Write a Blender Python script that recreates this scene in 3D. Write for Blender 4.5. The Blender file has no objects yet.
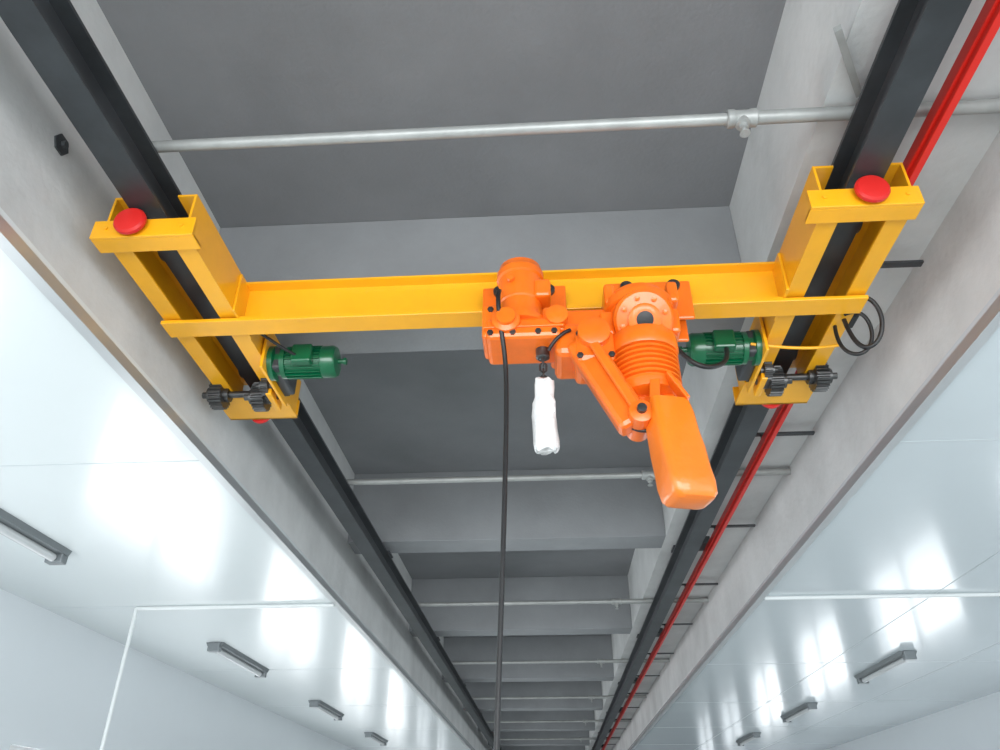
import bpy, bmesh, math, random
from mathutils import Vector, Matrix
random.seed(4)
CZ = 1.6            # camera height; all heights below are given relative to it
scene = bpy.context.scene
scene.view_settings.view_transform = 'Standard'
scene.view_settings.look = 'None'
scene.view_settings.exposure = 0.08

# ------------------------------------------------------------------ materials
def mat(name, col, rough=0.5, metal=0.0, var=0.0, vscale=6.0, bump=0.0, bscale=60.0, coat=0.0, spec=0.5, stretch=None):
    m = bpy.data.materials.new(name); m.use_nodes = True
    nt = m.node_tree; b = nt.nodes['Principled BSDF']
    b.inputs['Base Color'].default_value = (*col, 1)
    b.inputs['Roughness'].default_value = rough
    b.inputs['Metallic'].default_value = metal
    b.inputs['Coat Weight'].default_value = coat
    b.inputs['Coat Roughness'].default_value = 0.06
    b.inputs['Specular IOR Level'].default_value = spec
    tc = nt.nodes.new('ShaderNodeTexCoord')
    src = tc.outputs['Object']
    if stretch:
        mp = nt.nodes.new('ShaderNodeMapping'); mp.inputs['Scale'].default_value = stretch
        nt.links.new(src, mp.inputs['Vector']); src = mp.outputs['Vector']
    if var > 0:
        n = nt.nodes.new('ShaderNodeTexNoise'); n.inputs['Scale'].default_value = vscale
        n.inputs['Detail'].default_value = 6; n.inputs['Roughness'].default_value = 0.6
        nt.links.new(src, n.inputs['Vector'])
        r = nt.nodes.new('ShaderNodeValToRGB')
        r.color_ramp.elements[0].position = 0.3; r.color_ramp.elements[1].position = 0.7
        r.color_ramp.elements[0].color = (*[max(0, c*(1-var)) for c in col], 1)
        r.color_ramp.elements[1].color = (*[min(1, c*(1+var)) for c in col], 1)
        nt.links.new(n.outputs['Fac'], r.inputs['Fac'])
        nt.links.new(r.outputs['Color'], b.inputs['Base Color'])
    if bump > 0:
        n2 = nt.nodes.new('ShaderNodeTexNoise'); n2.inputs['Scale'].default_value = bscale
        n2.inputs['Detail'].default_value = 4
        nt.links.new(src, n2.inputs['Vector'])
        bp = nt.nodes.new('ShaderNodeBump'); bp.inputs['Strength'].default_value = bump
        bp.inputs['Distance'].default_value = 0.01
        nt.links.new(n2.outputs['Fac'], bp.inputs['Height'])
        nt.links.new(bp.outputs['Normal'], b.inputs['Normal'])
    return m

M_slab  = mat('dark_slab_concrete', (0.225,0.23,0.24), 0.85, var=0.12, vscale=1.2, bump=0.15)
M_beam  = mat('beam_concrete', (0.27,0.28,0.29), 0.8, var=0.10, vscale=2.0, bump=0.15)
M_wall  = mat('plaster', (0.62,0.63,0.625), 0.75, var=0.16, vscale=1.6, bump=0.25, bscale=25)
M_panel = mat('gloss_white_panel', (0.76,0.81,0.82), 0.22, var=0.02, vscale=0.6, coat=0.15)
M_panel_r = mat('gloss_white_panel_dimmed', (0.62,0.68,0.71), 0.17, var=0.03, vscale=0.6, coat=0.2)  # same white panels; weaker window light on this side painted in as grey
M_seam  = mat('panel_seam', (0.50,0.55,0.57), 0.3)
M_pwall = mat('white_wall_panel', (0.74,0.78,0.81), 0.25, var=0.02, vscale=0.8)
M_floor = mat('floor_epoxy', (0.60,0.62,0.61), 0.4, var=0.06, vscale=1.0)
M_alu   = mat('aluminium_trim', (0.55,0.57,0.58), 0.35, metal=0.6)
M_steel = mat('painted_rail_steel', (0.05,0.055,0.06), 0.34, metal=0.3, var=0.3, vscale=4)
M_pipe  = mat('galvanised_pipe', (0.37,0.38,0.37), 0.45, metal=0.3, var=0.15, vscale=8)
M_dark  = mat('dark_bracket_steel', (0.06,0.065,0.07), 0.5, metal=0.3)
M_yel   = mat('crane_yellow_paint', (0.90,0.42,0.010), 0.33, var=0.06, vscale=7, coat=0.25)
M_ora   = mat('hoist_orange_paint', (0.90,0.165,0.008), 0.33, var=0.14, vscale=9, coat=0.3, bump=0.05)
M_orb   = mat('orange_chain_bag', (0.88,0.20,0.01), 0.32, var=0.10, vscale=5, coat=0.4, bump=0.35, bscale=14)
M_grn   = mat('motor_green_paint', (0.0,0.105,0.04), 0.3, var=0.12, vscale=9, coat=0.4)
M_red   = mat('red_rubber', (0.62,0.015,0.012), 0.45, var=0.05)
M_redb  = mat('red_conductor_plastic', (0.80,0.022,0.012), 0.4, var=0.05)
M_blk   = mat('black_cable_rubber', (0.012,0.012,0.013), 0.45)
M_gear  = mat('gear_steel', (0.10,0.10,0.10), 0.35, metal=0.8, var=0.3, vscale=15)
M_wht   = mat('white_plastic_wrap', (0.72,0.73,0.73), 0.3, var=0.08, bump=1.0, bscale=30)
M_whp   = mat('white_pvc', (0.72,0.75,0.75), 0.3)
M_lamp  = mat('lamp_housing', (0.20,0.22,0.23), 0.35, metal=0.3)
M_diff  = mat('lamp_diffuser', (0.60,0.62,0.63), 0.25)
M_glass = mat('window_frame_white', (0.8,0.8,0.8), 0.4)

# ------------------------------------------------------------------ helpers
def empty(name, loc=(0,0,0)):
    e = bpy.data.objects.new(name, None); scene.collection.objects.link(e)
    e.location = (loc[0], loc[1], loc[2]); e.empty_display_size = 0.1
    return e
def finish(name, bm, m, parent=None, bevel=0.0, smooth=False, segs=2):
    bmesh.ops.recalc_face_normals(bm, faces=bm.faces)
    me = bpy.data.meshes.new(name); bm.to_mesh(me); bm.free()
    o = bpy.data.objects.new(name, me); scene.collection.objects.link(o)
    me.materials.append(m)
    if smooth:
        for p in me.polygons: p.use_smooth = True
        try: me.set_sharp_from_angle(angle=math.radians(35))
        except Exception: pass
    if bevel > 0:
        md = o.modifiers.new('bevel', 'BEVEL'); md.width = bevel; md.segments = segs
        md.limit_method = 'ANGLE'
    if parent: o.parent = parent
    return o
def add_box(bm, x0,x1,y0,y1,z0,z1):
    z0 += CZ; z1 += CZ
    v = [bm.verts.new(p) for p in [(x0,y0,z0),(x1,y0,z0),(x1,y1,z0),(x0,y1,z0),(x0,y0,z1),(x1,y0,z1),(x1,y1,z1),(x0,y1,z1)]]
    for f in [(0,1,2,3),(4,5,6,7),(0,1,5,4),(1,2,6,5),(2,3,7,6),(3,0,4,7)]:
        bm.faces.new([v[i] for i in f])
def box(name, x0,x1,y0,y1,z0,z1, m, parent=None, bevel=0.0):
    bm = bmesh.new(); add_box(bm, x0,x1,y0,y1,z0,z1)
    return finish(name, bm, m, parent, bevel)
def boxes(name, lst, m, parent=None, bevel=0.0):
    bm = bmesh.new()
    for b in lst: add_box(bm, *b)
    return finish(name, bm, m, parent, bevel)
def frame(d):
    d = Vector(d).normalized()
    up = Vector((0,0,1)) if abs(d.z) < 0.95 else Vector((0,1,0))
    s = up.cross(d).normalized(); t = d.cross(s)
    return s, t, d
def add_lathe(bm, prof, org, axis, n=32):
    s,t,d = frame(axis); O = Vector((org[0],org[1],org[2]+CZ))
    rings = []
    for r,h in prof:
        c = O + d*h
        if r <= 1e-6: rings.append([bm.verts.new(c)])
        else: rings.append([bm.verts.new(c + s*(r*math.cos(2*math.pi*i/n)) + t*(r*math.sin(2*math.pi*i/n))) for i in range(n)])
    for a,b in zip(rings[:-1], rings[1:]):
        for i in range(n):
            j = (i+1)%n
            if len(a)==1 and len(b)==1: continue
            if len(a)==1: bm.faces.new([a[0], b[i], b[j]])
            elif len(b)==1: bm.faces.new([a[i], a[j], b[0]])
            else: bm.faces.new([a[i],a[j],b[j],b[i]])
    for rr in (rings[0], rings[-1]):
        if len(rr) > 1: bm.faces.new(rr)
def lathe(name, prof, org, axis, m, parent=None, n=32, bevel=0.0):
    bm = bmesh.new(); add_lathe(bm, prof, org, axis, n)
    return finish(name, bm, m, parent, bevel, smooth=True)
def bar(name, p0, p1, w, h, m, parent=None, bevel=0.0, up=None):
    """rectangular bar from p0 to p1"""
    A = Vector((p0[0],p0[1],p0[2]+CZ)); B = Vector((p1[0],p1[1],p1[2]+CZ))
    s,t,d = frame(B-A)
    bm = bmesh.new(); vs=[]
    for c in (A,B):
        for a,b in ((-1,-1),(1,-1),(1,1),(-1,1)):
            vs.append(bm.verts.new(c + s*(a*w/2) + t*(b*h/2)))
    for f in [(0,1,2,3),(4,5,6,7),(0,1,5,4),(1,2,6,5),(2,3,7,6),(3,0,4,7)]:
        bm.faces.new([vs[i] for i in f])
    return finish(name, bm, m, parent, bevel)
def extrude(name, prof, axis, a0, a1, m, parent=None, bevel=0.0):
    """prof: closed 2D polygon. axis 'Y': (x,z) ; axis 'X': (y,z)"""
    bm = bmesh.new()
    def P(p,a): return (p[0],a,p[1]+CZ) if axis=='Y' else (a,p[0],p[1]+CZ)
    A=[bm.verts.new(P(p,a0)) for p in prof]; B=[bm.verts.new(P(p,a1)) for p in prof]
    n=len(prof)
    bm.faces.new(A); bm.faces.new(B)
    for i in range(n): bm.faces.new([A[i],A[(i+1)%n],B[(i+1)%n],B[i]])
    return finish(name, bm, m, parent, bevel)
def tube(name, pts, r, m, parent=None, smooth=True):
    cu = bpy.data.curves.new(name,'CURVE'); cu.dimensions='3D'; cu.bevel_depth=r; cu.bevel_resolution=4
    cu.use_fill_caps=True; cu.resolution_u=10
    sp = cu.splines.new('NURBS' if smooth and len(pts)>2 else 'POLY'); sp.points.add(len(pts)-1)
    for i,p in enumerate(pts): sp.points[i].co=(p[0],p[1],p[2]+CZ,1)
    if smooth and len(pts)>2:
        sp.order_u=min(4,len(pts)); sp.use_endpoint_u=True
    cu.materials.append(m)
    o = bpy.data.objects.new(name,cu); scene.collection.objects.link(o)
    if parent: o.parent=parent
    return o
def ibeam(cx, z0, z1, w, tf, tw):
    h=w/2; k=tw/2
    return [(cx-h,z0),(cx+h,z0),(cx+h,z0+tf),(cx+k,z0+tf*1.5),(cx+k,z1-tf*1.5),(cx+h,z1-tf),(cx+h,z1),(cx-h,z1),(cx-h,z1-tf),(cx-k,z1-tf*1.5),(cx-k,z0+tf*1.5),(cx-h,z0+tf)]

# ------------------------------------------------------------------ room shell
Y0, Y1 = -4.0, 34.0
HP, HS, HC = 1.42, 1.88, 2.43      # side ceiling, beam soffit, slab
XL, XR = -1.46, 1.45
XLW, XRW = -3.6, 5.0
box('floor', XLW-0.2, XRW+0.2, Y0, Y1, -1.7, -1.6, M_floor)
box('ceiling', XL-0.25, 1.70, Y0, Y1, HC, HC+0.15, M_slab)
box('wall_slot_left', XL-0.16, XL, Y0, Y1, HP+0.06, HC, M_wall)
box('wall_slot_right', XR, XR+0.16, Y0, Y1, HP+0.06, HS, M_wall)
box('edge_beam_right', 0.875, XR+0.25, Y0, Y1, HS, HC, M_wall)
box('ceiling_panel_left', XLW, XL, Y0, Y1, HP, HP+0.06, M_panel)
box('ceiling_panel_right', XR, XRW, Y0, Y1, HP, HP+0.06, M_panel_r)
ys=[0.6+2.35*i for i in range(-1,14)]
boxes('trim_3', [(XLW,XL-0.03,y-0.003,y+0.003,HP-0.0015,HP+0.001) for y in ys], M_seam)
boxes('trim_4', [(XR+0.03,XRW,y-0.004,y+0.004,HP-0.0015,HP+0.001) for y in ys], M_seam)
boxes('trim_5', [(2.61,2.618,Y0,Y1,HP-0.0015,HP+0.001),(3.79,3.798,Y0,Y1,HP-0.0015,HP+0.001)], M_seam)
box('trim_1', XL-0.03, XL+0.012, Y0, Y1, HP-0.012, HP+0.03, M_alu)
box('trim_2', XR-0.012, XR+0.03, Y0, Y1, HP-0.012, HP+0.03, M_alu)
# side walls with window openings
def window_wall(name, x, t, wins, zs, zt):
    lst=[(x,x+t,Y0,Y1,-1.6,zs),(x,x+t,Y0,Y1,zt,HP+0.06)]
    y=Y0
    for a,b in wins:
        lst.append((x,x+t,y,a,zs,zt)); y=b
    lst.append((x,x+t,y,Y1,zs,zt))
    return boxes(name,lst,M_pwall)
wins=[(-3+4.2*i, -3+4.2*i+2.8) for i in range(8)]
window_wall('wall_left', XLW-0.15, 0.15, wins, -0.7, 0.55)
window_wall('wall_right', XRW, 0.15, wins, -0.7, 0.55)
k=1
for xs in (XLW-0.11, XRW+0.04):
    for a,b in wins:
        zz=(-0.7,0.55); c=(a+b)/2
        boxes('window_%d'%k, [(xs,xs+0.06,a,b,zz[0],zz[0]+0.05),(xs,xs+0.06,a,b,zz[1]-0.05,zz[1]),
            (xs,xs+0.06,a,a+0.05,*zz),(xs,xs+0.06,b-0.05,b,*zz),(xs,xs+0.06,c-0.03,c+0.03,*zz)], M_glass); k+=1
box('wall_front', XLW, XRW, Y1, Y1+0.15, -1.6, HC, M_pwall)
boxes('wall_back', [(XLW,XRW,Y0-0.15,Y0,1.0,HC),(XLW,-2.8,Y0-0.15,Y0,-1.6,1.0),(4.2,XRW,Y0-0.15,Y0,-1.6,1.0)], M_pwall)

# transverse beams
BY=[-0.22+2.79*i for i in range(-1,12)]
for y in BY:
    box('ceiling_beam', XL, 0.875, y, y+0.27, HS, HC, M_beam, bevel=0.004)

# sprinkler pipes
PY=[1.585-2.7, 1.585, 4.2, 7.0, 9.7, 12.4, 15.1, 17.9, 20.6, 23.4, 26.1, 28.9, 31.6]
for y in PY:
    e=empty('sprinkler_pipe')
    zt=1.85
    lathe('pipe_run', [(0.018,-1.22),(0.018,0.60)], (0,y,zt), (1,0,0), M_pipe, e, 20)
    lathe('pipe_run_end', [(0.021,0.66),(0.021,XR)], (0,y,zt), (1,0,0), M_pipe, e, 20)
    lathe('tee_fitting', [(0.024,0.585),(0.028,0.588),(0.028,0.605),(0.025,0.61),(0.025,0.65),(0.028,0.655),(0.028,0.672),(0.024,0.675)], (0,y,zt), (1,0,0), M_pipe, e, 20)
    lathe('sprinkler_head', [(0.022,0),(0.022,0.03),(0.014,0.032),(0.014,0.045),(0.006,0.047),(0.006,0.062),(0.016,0.064),(0.016,0.067)], (0.63,y,zt), (0,0,-1), M_pipe, e, 16)
    lathe('wall_socket', [(0.028,-1.225),(0.028,-1.20)], (0,y,zt), (1,0,0), M_pipe, e, 16)

# runway rails
RL, RR = -1.21, 0.99
ZR0, ZR1 = 1.68, 1.82
for cx in (RL,RR):
    e=empty('crane_runway_rail')
    extrude('rail_beam', ibeam(cx,ZR0,ZR1,0.10,0.011,0.012), 'Y', Y0, Y1, M_steel, e)
    for y in BY:
        boxes('hanger_plate', [(cx-0.06,cx+0.06,y+0.06,y+0.20,ZR1,ZR1+0.012),(cx-0.01,cx+0.01,y+0.07,y+0.19,ZR1+0.012,HS)], M_dark, e)
        if cx>0:
            boxes('side_bracket', [(cx+0.06,cx+0.20,y+0.02,y+0.20,ZR1+0.01,HS)], M_dark, e)
# conductor bar
e=empty('conductor_bar')
XC=1.166
boxes('red_insulated_bar', [(XC-0.021,XC+0.021,Y0+0.05,Y1-0.05,1.755,1.795),(XC-0.012,XC+0.012,Y0+0.05,Y1-0.05,1.735,1.755)], M_redb, e, 0.003)
bys=[0.9+1.38*i for i in range(-3,24)]
boxes('support_arms', [(RR+0.0,XR-0.02,y-0.014,y+0.014,1.822,1.833) for y in bys]+[(XC-0.012,XC+0.012,y-0.012,y+0.012,1.795,1.822) for y in bys], M_dark, e)
bar('angle_brace', (0.83,1.31,1.865),(0.96,1.53,1.865),0.02,0.02,M_pipe)
lathe('wall_anchor_plate', [(0.035,0),(0.035,0.006),(0.012,0.008),(0.012,0.02),(0,0.022)], (XL,1.55,1.84),(1,0,0),M_dark,None,6)

# lamps on side ceilings
def lamp(x,y):
    e=empty('ceiling_lamp')
    z=HP
    extrude('housing', [(x-0.075,z),(x+0.075,z),(x+0.06,z-0.03),(x-0.06,z-0.03)], 'Y', y-0.6,y+0.6, M_lamp, e)
    lathe('tube_diffuser', [(0.0,-0.56),(0.024,-0.55),(0.024,0.55),(0,0.56)], (x,y,z-0.05),(0,1,0), M_diff, e, 16)
    boxes('end_caps', [(x-0.05,x+0.05,y-0.62,y-0.56,z-0.075,z),(x-0.05,x+0.05,y+0.56,y+0.62,z-0.075,z)], M_lamp, e, 0.006)
for i in range(-1,9):
    lamp(-2.79, 3.95+3.1*i if i!=0 else 3.5)
    lamp(3.15, 4.8+2.95*i)
# conduit on side ceilings
e=empty('electrical_conduit')
tube('conduit_run', [(XL-0.03,5.3,HP-0.014),(-2.91,5.3,HP-0.014)], 0.013, M_whp, e, False)
tube('conduit_drop', [(-2.91,5.3,HP-0.014),(-2.91,5.3,-1.6)], 0.013, M_whp, e, False)
e=empty('electrical_conduit')
tube('conduit_run', [(XR+0.03,5.3,HP-0.014),(XRW,5.3,HP-0.014)], 0.013, M_whp, e, False)

# ------------------------------------------------------------------ crane
cr = empty('overhead_crane')
YT0, YT1 = 1.74, 2.88
YN = 1.71
GY=2.19
extrude('girder_beam', ibeam(GY,1.59,1.755,0.085,0.009,0.008), 'X', RL+0.135, RR-0.135, M_yel, cr)
boxes('girder_lower_flange_plate', [(RL-0.14,RR+0.14,GY-0.045,GY+0.045,1.578,1.592)], M_yel, cr, 0.002)
def gear(name, c, r, w, m, parent, n=18):
    bm=bmesh.new(); x0=c[0]-w/2; x1=c[0]+w/2
    A=[];B=[]
    for i in range(n*4):
        a=2*math.pi*i/(n*4); rr = r if (i%4) in (0,1) else r*0.86
        A.append(bm.verts.new((x0,c[1]+rr*math.cos(a),c[2]+CZ+rr*math.sin(a))))
        B.append(bm.verts.new((x1,c[1]+rr*math.cos(a),c[2]+CZ+rr*math.sin(a))))
    bm.faces.new(A); bm.faces.new(B)
    N=n*4
    for i in range(N): bm.faces.new([A[i],A[(i+1)%N],B[(i+1)%N],B[i]])
    add_lathe(bm, [(r*0.5,-w*0.9),(r*0.5,w*0.9)], c, (1,0,0), 20)
    add_lathe(bm, [(r*0.22,-w*1.4),(r*0.22,w*1.4)], c, (1,0,0), 12)
    return finish(name,bm,m,parent)
for side,cx in (('left',RL),('right',RR)):
    s = 1 if cx<0 else -1     # direction to span centre
    for sg,nm in ((-1,'a'),(1,'b')):
        o=cx+sg*0.135; i=cx+sg*0.072; t=0.008
        prof=[(o,1.60),(o,1.765),(i,1.765),(i,1.757),(o-sg*t,1.757),(o-sg*t,1.608),(i,1.608),(i,1.60)]
        extrude('side_channel_%s_%s'%(side,nm), prof,'Y',YN,YT1,M_yel,cr)
    # near end cross angle: vertical leg with bumper plus bottom leg
    px = cx if cx<0 else cx-0.012
    boxes('near_cross_angle_%s'%side, [(px-0.165,px+0.16,YN-0.012,YN,1.585,1.655),(px-0.165,px+0.16,YN,YN+0.06,1.585,1.597)], M_yel, cr, 0.002)
    # triangular end gussets of the cross angle
    for gx in (px-0.165, px+0.152):
        bm=bmesh.new()
        tri=[(YN-0.004,1.59),(YN-0.004,1.655),(YN+0.055,1.59)]
        A=[bm.verts.new((gx,a,b+CZ)) for a,b in tri]; B=[bm.verts.new((gx+0.008,a,b+CZ)) for a,b in tri]
        bm.faces.new(A); bm.faces.new(B)
        for q in range(3): bm.faces.new([A[q],A[(q+1)%3],B[(q+1)%3],B[q]])
        finish('angle_gusset_%s'%side,bm,M_yel,cr)
    boxes('far_cross_plate_%s'%side, [(cx-0.16,cx+0.14,YT1-0.18,YT1+0.01,1.585,1.597),(cx-0.16,cx+0.14,YT1,YT1+0.012,1.585,1.672)], M_yel, cr, 0.002)
    for y,d,n2 in ((YN-0.012,-1,'near'),(YT1+0.012,1,'far')):
        lathe('bumper_%s_%s'%(n2,side), [(0.03,0),(0.03,0.010),(0.046,0.012),(0.05,0.016),(0.05,0.026),(0.044,0.033),(0.030,0.036),(0,0.037)], (cx-0.035 if cx<0 else cx,y,1.628),(0,d,0), M_red, cr, 28)
        bm=bmesh.new()
        for q in (-1,1):
            add_lathe(bm,[(0.007,0),(0.007,0.006),(0,0.007)],(px+q*0.12,y,1.622),(0,d,0),6)
        finish('cross_angle_bolts',bm,M_yel,cr)
    # wheels on flange
    for wy in (YT0+0.17, YT1-0.2):
        for sg in (-1,1):
            lathe('wheel_%s'%side, [(0.045,0),(0.045,0.02),(0.055,0.022),(0.055,0.03),(0.02,0.032),(0.02,0.045)], (cx+sg*0.028,wy,1.735), (sg,0,0), M_gear, cr, 24)
    # drive gears
    gy=2.67
    gear('drive_gear_%s_outer'%side, (cx-0.105*s*1.0-0.02*s,gy,1.585), 0.062, 0.05, M_gear, cr, 22)
    gear('drive_gear_%s_inner'%side, (cx+0.055*s,gy,1.570), 0.062, 0.05, M_gear, cr, 22)
    gear('drive_pinion_%s'%side, (cx+0.095*s,gy-0.06,1.585), 0.042, 0.03, M_gear, cr, 16)
    lathe('drive_axle_%s'%side, [(0.014,-0.16),(0.014,0.17)], (cx,gy,1.585),(1,0,0),M_gear,cr,16)
    boxes('bearing_plate_%s'%side, [(cx+s*0.11-0.012,cx+s*0.11+0.012,gy-0.07,gy+0.07,1.54,1.60)], M_yel, cr, 0.004)
    # motor mount
    mx = cx+s*0.14
    boxes('motor_mount_%s'%side, [(min(mx,mx+s*0.012),max(mx,mx+s*0.012),2.40,2.72,1.545,1.70)], M_yel, cr, 0.002)
    # green motor
    my,mz=2.49,1.615
    x0=mx+s*0.012
    bm=bmesh.new()
    add_lathe(bm, [(0.07,0),(0.07,0.02),(0.052,0.024),(0.052,0.045),(0.064,0.047),(0.064,0.065),(0.055,0.067),(0.055,0.205),(0.064,0.207),(0.065,0.25),(0.057,0.262),(0.03,0.266),(0.0,0.266)], (x0,my,mz),(s,0,0),36)
    for kk in range(22):
        a=2*math.pi*kk/22
        c=math.cos(a); d=math.sin(a)
        p=[]
        for xx in (x0+s*0.067,x0+s*0.205):
            for rr,w in ((0.050,-0.0018),(0.066,-0.0018),(0.066,0.0018),(0.050,0.0018)):
                p.append(bm.verts.new((xx,my+rr*c-w*d,mz+CZ+rr*d+w*c)))
        for f in [(0,1,2,3),(4,5,6,7),(0,1,5,4),(1,2,6,5),(2,3,7,6),(3,0,4,7)]:
            bm.faces.new([p[q] for q in f])
    add_lathe(bm, [(0.010,0),(0.010,0.02),(0.015,0.022),(0.015,0.032),(0.0,0.036)], (x0+s*0.266,my,mz),(s,0,0),14)
    finish('green_motor_%s'%side,bm,M_grn,cr,smooth=True)
    xa=x0+s*0.10; xb=x0+s*0.18
    boxes('motor_terminal_box_%s'%side, [(min(xa,xb),max(xa,xb),my-0.085,my-0.045,mz-0.045,mz+0.035)], M_grn, cr, 0.008)
    boxes('reducer_%s'%side, [(min(x0,x0+s*0.05),max(x0,x0+s*0.05),my-0.05,my+0.17,mz-0.05,mz+0.05)], M_dark, cr, 0.01)
# connection gussets
for gx,s in ((RL+0.135,1),(RR-0.135,-1)):
    boxes('connection_plate', [(min(gx,gx+s*0.01),max(gx,gx+s*0.01),GY-0.09,GY+0.09,1.592,1.755)], M_yel, cr, 0.002)
# cables on the crane
tube('motor_cable_right',[(0.70,2.42,1.57),(0.68,2.34,1.47),(0.62,2.30,1.41),(0.55,2.28,1.41),(0.50,2.28,1.46),(0.46,2.28,1.54),(0.40,2.26,1.56)],0.009,M_blk,cr)
tube('collector_cable',[(1.08,2.25,1.60),(1.13,2.20,1.64),(1.18,2.20,1.61),(1.195,2.22,1.52),(1.16,2.26,1.44),(1.10,2.28,1.46),(1.10,2.30,1.60)],0.008,M_blk,cr)
tube('collector_cable_2',[(1.09,2.27,1.60),(1.13,2.25,1.61),(1.17,2.25,1.56),(1.16,2.27,1.46),(1.10,2.3,1.43),(1.06,2.32,1.50),(1.08,2.34,1.60)],0.007,M_blk,cr)
boxes('collector_junction_box',[(1.126,1.150,2.28,2.36,1.60,1.66)],M_blk,cr,0.004)
tube('yellow_lead',[(1.12,2.42,1.57),(1.02,2.42,1.55),(0.90,2.42,1.565),(0.80,2.44,1.60)],0.006,M_yel,cr)
tube('motor_cable_left',[(-0.93,2.42,1.60),(-0.98,2.36,1.60),(-1.02,2.34,1.63),(-1.06,2.3,1.64)],0.006,M_blk,cr)

# ------------------------------------------------------------------ chain hoist
ho = empty('chain_hoist')
# travel gearbox + motor (left)
mx,my=-0.055,2.02
lathe('travel_motor', [(0.088,1.405),(0.088,1.425),(0.070,1.43),(0.068,1.50),(0.072,1.505),(0.072,1.60),(0.079,1.605),(0.079,1.628),(0.074,1.633),(0.070,1.655),(0.056,1.665),(0.03,1.670),(0,1.671)], (mx,my,0),(0,0,1), M_ora, ho, 40)
lathe('motor_bolts', [(0.0,0),(0.012,0.001),(0.012,0.012),(0,0.014)], (mx-0.03,my-0.075,1.56),(0,-1,0), M_ora, ho, 10)
boxes('motor_terminal_box', [(mx+0.045,mx+0.10,my-0.06,my+0.02,1.50,1.57)], M_ora, ho, 0.01)
boxes('travel_gearbox', [(-0.165,0.072,1.95,2.12,1.335,1.41)], M_ora, ho, 0.014)
boxes('travel_gearbox_end', [(-0.178,-0.115,1.962,2.10,1.345,1.475)], M_ora, ho, 0.012)
boxes('travel_gearbox_lug', [(0.015,0.085,1.958,2.10,1.36,1.455)], M_ora, ho, 0.012)
boxes('gearbox_parting_flange', [(-0.172,0.08,1.943,2.12,1.368,1.376)], M_ora, ho, 0.002)
for bx,bz in ((-0.15,1.352),(-0.15,1.45),(-0.08,1.352),(0.0,1.352),(0.05,1.352),(0.05,1.43)):
    lathe('housing_bolt', [(0.010,0),(0.010,0.008),(0,0.01)], (bx,1.951 if bx>-0.16 and bz<1.42 else 1.963,bz),(0,-1,0), M_gear, ho, 6)
lathe('gearbox_cover', [(0.045,0),(0.045,0.02),(0.03,0.026),(0.03,0.04),(0,0.042)], (-0.10,1.955,1.395),(0,-1,0), M_ora, ho, 24)
lathe('gearbox_cover_side', [(0.035,0),(0.035,0.03),(0.02,0.034),(0,0.036)], (0.06,1.97,1.41),(0,-1,0), M_ora, ho, 24)
boxes('trolley_side_plate_front_left', [(-0.19,0.10,2.115,2.13,1.50,1.66)], M_ora, ho, 0.006)
boxes('trolley_side_plate_front_right', [(0.25,0.53,2.115,2.13,1.50,1.66)], M_ora, ho, 0.006)
boxes('trolley_side_plate_back', [(-0.19,0.53,2.25,2.265,1.50,1.66)], M_ora, ho, 0.006)
boxes('suspension_frame', [(-0.17,0.40,2.06,2.25,1.475,1.50),(-0.12,0.34,2.0,2.14,1.36,1.47),(0.04,0.10,2.12,2.26,1.40,1.50)], M_ora, ho, 0.012)
for xx in (-0.13,0.04,0.31,0.47):
    for yy,sg in ((2.13,1),(2.25,-1)):
        lathe('trolley_wheel', [(0.034,0.0),(0.034,0.018),(0.042,0.02),(0.042,0.028)], (xx,yy,1.635),(0,sg,0), M_gear, ho, 24)
    lathe('wheel_axle_boss', [(0.022,0),(0.022,0.014),(0.012,0.016),(0.012,0.024),(0,0.026)], (xx,2.115,1.635),(0,-1,0), M_gear, ho, 18)
# hoist body housing & ribbed motor (right)
hx,hy=0.325,2.01
prof=[(0.0,1.12),(0.05,1.122),(0.088,1.135),(0.098,1.15)]
z=1.155
for i in range(7):
    prof += [(0.104,z),(0.104,z+0.006),(0.092,z+0.008),(0.092,z+0.016)]; z+=0.0175
prof += [(0.104,z),(0.108,z+0.01),(0.108,1.33),(0.098,1.345),(0.098,1.44),(0.112,1.445),(0.112,1.475),(0.09,1.485),(0.085,1.51),(0.05,1.53),(0,1.535)]
lathe('hoist_motor', prof, (hx,hy,0),(0,0,1), M_ora, ho, 44)
fx=Vector((0,-0.8,-0.6))
lathe('gear_cover', [(0.092,0),(0.092,0.05),(0.084,0.06),(0.05,0.066),(0.05,0.078),(0.040,0.084),(0.028,0.084)], (hx,1.97,1.40),fx, M_ora, ho, 36)
lathe('gear_cover_port', [(0.026,0.0),(0.026,0.085),(0.018,0.087),(0,0.087)], (hx,1.97,1.40),fx, M_blk, ho, 24)
bm=bmesh.new()
s_,t_,d_=frame(fx)
for i in range(8):
    a=2*math.pi*i/8+0.3
    c=Vector((hx,1.97,1.40))+d_*0.06+s_*0.068*math.cos(a)+t_*0.068*math.sin(a)
    add_lathe(bm,[(0.008,0),(0.008,0.01),(0,0.012)],c,d_,8)
finish('cover_bolts',bm,M_ora,ho)
boxes('hoist_lugs', [(hx-0.13,hx-0.085,hy-0.05,hy+0.05,1.34,1.43),(hx+0.085,hx+0.12,hy-0.04,hy+0.04,1.35,1.44),(hx-0.07,hx+0.09,2.03,2.12,1.46,1.56),(hx-0.11,hx-0.075,1.96,2.12,1.46,1.54),(hx+0.09,hx+0.125,1.96,2.12,1.46,1.54)], M_ora, ho, 0.01)
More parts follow.
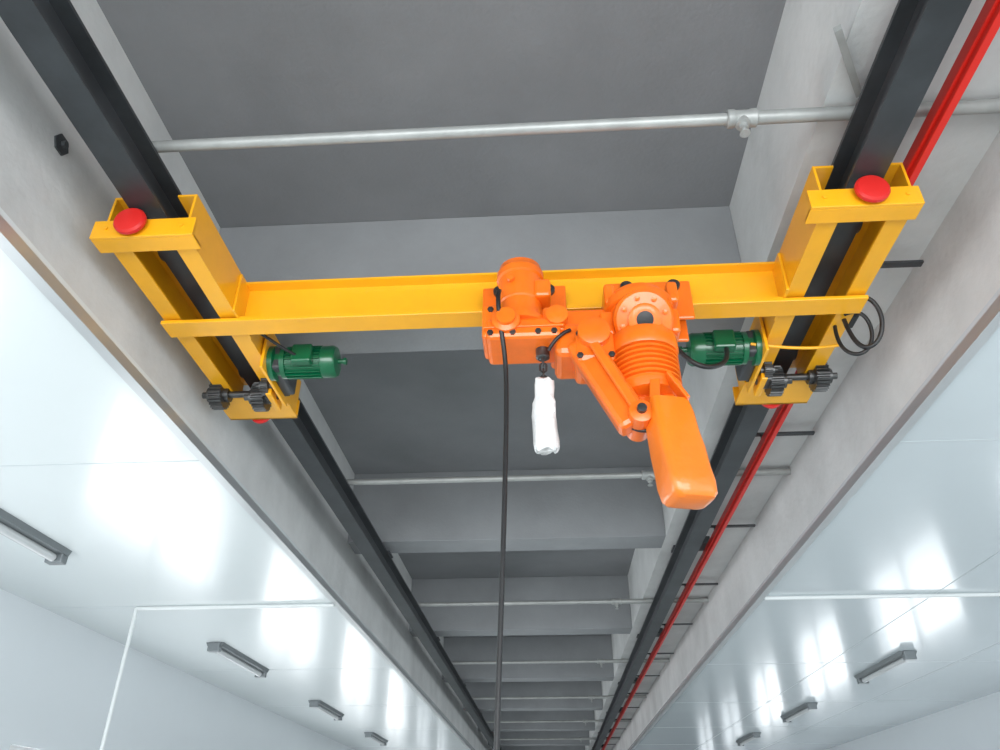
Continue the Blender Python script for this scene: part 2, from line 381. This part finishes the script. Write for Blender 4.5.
# cast body between
boxes('hoist_body', [(0.05,0.26,1.97,2.14,1.28,1.40)], M_ora, ho, 0.02)
boxes('hoist_body_front', [(0.11,0.235,1.945,2.10,1.235,1.35)], M_ora, ho, 0.02)
for bx,bz in ((0.125,1.255),(0.22,1.255),(0.125,1.335),(0.07,1.385)):
    lathe('housing_bolt', [(0.010,0),(0.010,0.008),(0,0.01)], (bx,1.948 if bx>0.1 else 1.972,bz),(0,-1,0), M_gear, ho, 6)
lathe('body_side_cover', [(0.05,0),(0.05,0.03),(0.035,0.036),(0,0.038)], (0.17,1.95,1.33),(0,-1,0), M_ora, ho, 28)
# diagonal arm
bar('support_arm', (0.13,1.99,1.33),(0.275,1.97,1.02),0.075,0.10,M_ora,ho,0.016)
bar('support_arm_rib', (0.155,1.93,1.31),(0.275,1.92,1.05),0.02,0.03,M_ora,ho,0.006)
lathe('arm_pivot', [(0.035,0),(0.035,0.13),(0.02,0.135),(0,0.137)], (0.285,2.04,1.04),(0,-1,0), M_ora, ho, 24)
lathe('arm_pivot_pin', [(0.014,0),(0.014,0.15),(0,0.152)], (0.285,2.04,1.04),(0,-1,0), M_gear, ho, 14)
# lower bracket joining motor and bag
boxes('lower_bracket', [(0.27,0.40,1.97,2.04,1.05,1.13)], M_ora, ho, 0.012)
bar('bag_strap', (0.37,1.92,1.16),(0.42,1.92,1.07),0.05,0.012,M_ora,ho,0.003)
bar('bag_strap_2', (0.335,1.92,1.15),(0.325,1.92,1.06),0.03,0.010,M_ora,ho,0.003)
# chain bag
bm=bmesh.new()
levels=[(1.085,0.040,0.032,0.360),(1.075,0.056,0.047,0.361),(1.03,0.061,0.055,0.365),(0.97,0.062,0.057,0.370),(0.92,0.065,0.06,0.376),(0.86,0.065,0.060,0.382),(0.82,0.067,0.062,0.387),(0.785,0.064,0.058,0.391),(0.773,0.055,0.05,0.392),(0.768,0.04,0.035,0.393)]
rings=[]
for zz,wx,wy,cx in levels:
    ring=[]
    for i in range(24):
        a=2*math.pi*i/24+0.35
        c,s=math.cos(a-0.35),math.sin(a-0.35)
        px=wx*math.copysign(abs(c)**0.35,c); py=wy*math.copysign(abs(s)**0.35,s)
        th=0.25
        ring.append(bm.verts.new((cx+px*math.cos(th)-py*math.sin(th),1.94+px*math.sin(th)+py*math.cos(th),zz+CZ)))
    rings.append(ring)
for a,b in zip(rings[:-1],rings[1:]):
    for i in range(24): bm.faces.new([a[i],a[(i+1)%24],b[(i+1)%24],b[i]])
bm.faces.new(rings[0]); bm.faces.new(rings[-1])
finish('chain_bag',bm,M_orb,ho,smooth=True)
# chain
chx,chy=0.012,2.03
bm=bmesh.new()
def link(bm,c,ax):
    R=0.010; r=0.0035; L=0.010; n=20;k=6
    rings=[]
    for i in range(n):
        a=2*math.pi*i/n
        u=R*math.cos(a); w=R*math.sin(a)+ (L if math.sin(a)>=0 else -L)*0.7
        nr=Vector((math.cos(a),0,math.sin(a)))
        ring=[]
        for j in range(k):
            b=2*math.pi*j/k
            p=Vector((u,0,w))+nr*(r*math.cos(b))+Vector((0,1,0))*(r*math.sin(b))
            if ax: p=Vector((p.y,p.x,p.z))
            ring.append(bm.verts.new(Vector((c[0],c[1],c[2]+CZ))+p))
        rings.append(ring)
    for i in range(n):
        for j in range(k):
            bm.faces.new([rings[i][j],rings[(i+1)%n][j],rings[(i+1)%n][(j+1)%k],rings[i][(j+1)%k]])
for i in range(9): link(bm,(chx,chy,1.36-0.023*i),i%2)
finish('load_chain',bm,M_gear,ho,smooth=True)
lathe('chain_guide', [(0.016,1.30),(0.022,1.305),(0.022,1.34)], (chx,chy,0),(0,0,1), M_gear, ho, 20)
# plastic-wrapped hook
bm=bmesh.new()
lv=[(1.222,0.020,0.018),(1.215,0.030,0.025),(1.19,0.030,0.026),(1.15,0.028,0.028),(1.13,0.034,0.028),(1.09,0.037,0.030),(1.05,0.036,0.032),(1.01,0.038,0.030),(0.985,0.037,0.024),(0.978,0.030,0.016)]
rings=[]
for q,(zz,wx,wy) in enumerate(lv):
    ring=[]
    for i in range(28):
        a=2*math.pi*i/28
        c,s=math.cos(a),math.sin(a)
        kx=1+0.10*math.sin(3*a+q); ky=1+0.14*math.cos(4*a+q*2)
        ring.append(bm.verts.new((chx+wx*kx*math.copysign(abs(c)**0.6,c),chy+wy*ky*math.copysign(abs(s)**0.6,s),zz+CZ+0.005*math.sin(5*a+q))))
    rings.append(ring)
for a,b in zip(rings[:-1],rings[1:]):
    for i in range(28): bm.faces.new([a[i],a[(i+1)%28],b[(i+1)%28],b[i]])
bm.faces.new(rings[0]); bm.faces.new(rings[-1])
finish('wrapped_hook',bm,M_wht,ho,smooth=True)
# pendant cable and pendant
tube('pendant_cable',[(-0.12,1.93,1.50),(-0.125,1.90,1.47),(-0.12,1.93,1.38),(-0.105,1.98,1.30),(-0.10,2.0,1.15),(-0.115,2.0,0.6),(-0.135,2.0,0.1),(-0.14,2.0,-0.2)],0.0075,M_blk,ho)
boxes('pendant_station',[(-0.175,-0.105,1.965,2.035,-0.42,-0.2)],M_yel,ho,0.012)
tube('hoist_cable',[(0.10,1.96,1.36),(0.06,1.95,1.34),(0.03,1.98,1.30)],0.006,M_blk,ho)
tube('limit_cable',[(0.24,1.98,1.05),(0.26,1.97,1.0),(0.31,1.96,0.99),(0.35,1.98,1.03)],0.006,M_blk,ho)

# ------------------------------------------------------------------ lights
w = bpy.data.worlds.new('daylight'); scene.world=w; w.use_nodes=True
w.node_tree.nodes['Background'].inputs['Color'].default_value=(0.88,0.95,1.0,1)
w.node_tree.nodes['Background'].inputs['Strength'].default_value=1.75
def area(name,loc,rot,sx,sy,p,col=(1,1,1)):
    l=bpy.data.lights.new(name,'AREA'); l.shape='RECTANGLE'; l.size=sx; l.size_y=sy; l.energy=p; l.color=col
    o=bpy.data.objects.new(name,l); scene.collection.objects.link(o); o.location=(loc[0],loc[1],loc[2]+CZ); o.rotation_euler=rot
    return o
for i,(a,b) in enumerate(wins[:6]):
    area('window_daylight_left', (XLW-0.2,(a+b)/2,-0.07),(0,-math.pi/2,0),1.2,2.7,34,(0.97,0.99,1))
    area('window_daylight_right', (XRW+0.2,(a+b)/2,-0.07),(0,math.pi/2,0),1.2,2.7,16,(0.94,0.98,1))
area('back_fill_light', (0.7,Y0-0.3,-0.3),(math.pi/2,0,0),6.8,2.4,370,(0.97,0.99,1.0))  # added fill light behind the camera, not a known doorway

# ------------------------------------------------------------------ camera
cam = bpy.data.cameras.new('camera'); co = bpy.data.objects.new('camera',cam); scene.collection.objects.link(co)
cam.sensor_width=36; cam.lens=27.36; cam.clip_start=0.05; cam.clip_end=200
th=math.radians(31.5); ps=math.radians(3.5)
F=Vector((-math.sin(ps)*math.cos(th),math.cos(ps)*math.cos(th),math.sin(th)))
R=Vector((math.cos(ps),math.sin(ps),0)); U=R.cross(F)
Mx=Matrix((R,U,-F)).transposed().to_4x4(); Mx.translation=Vector((0,0,CZ))
co.matrix_world=Mx
scene.camera=co
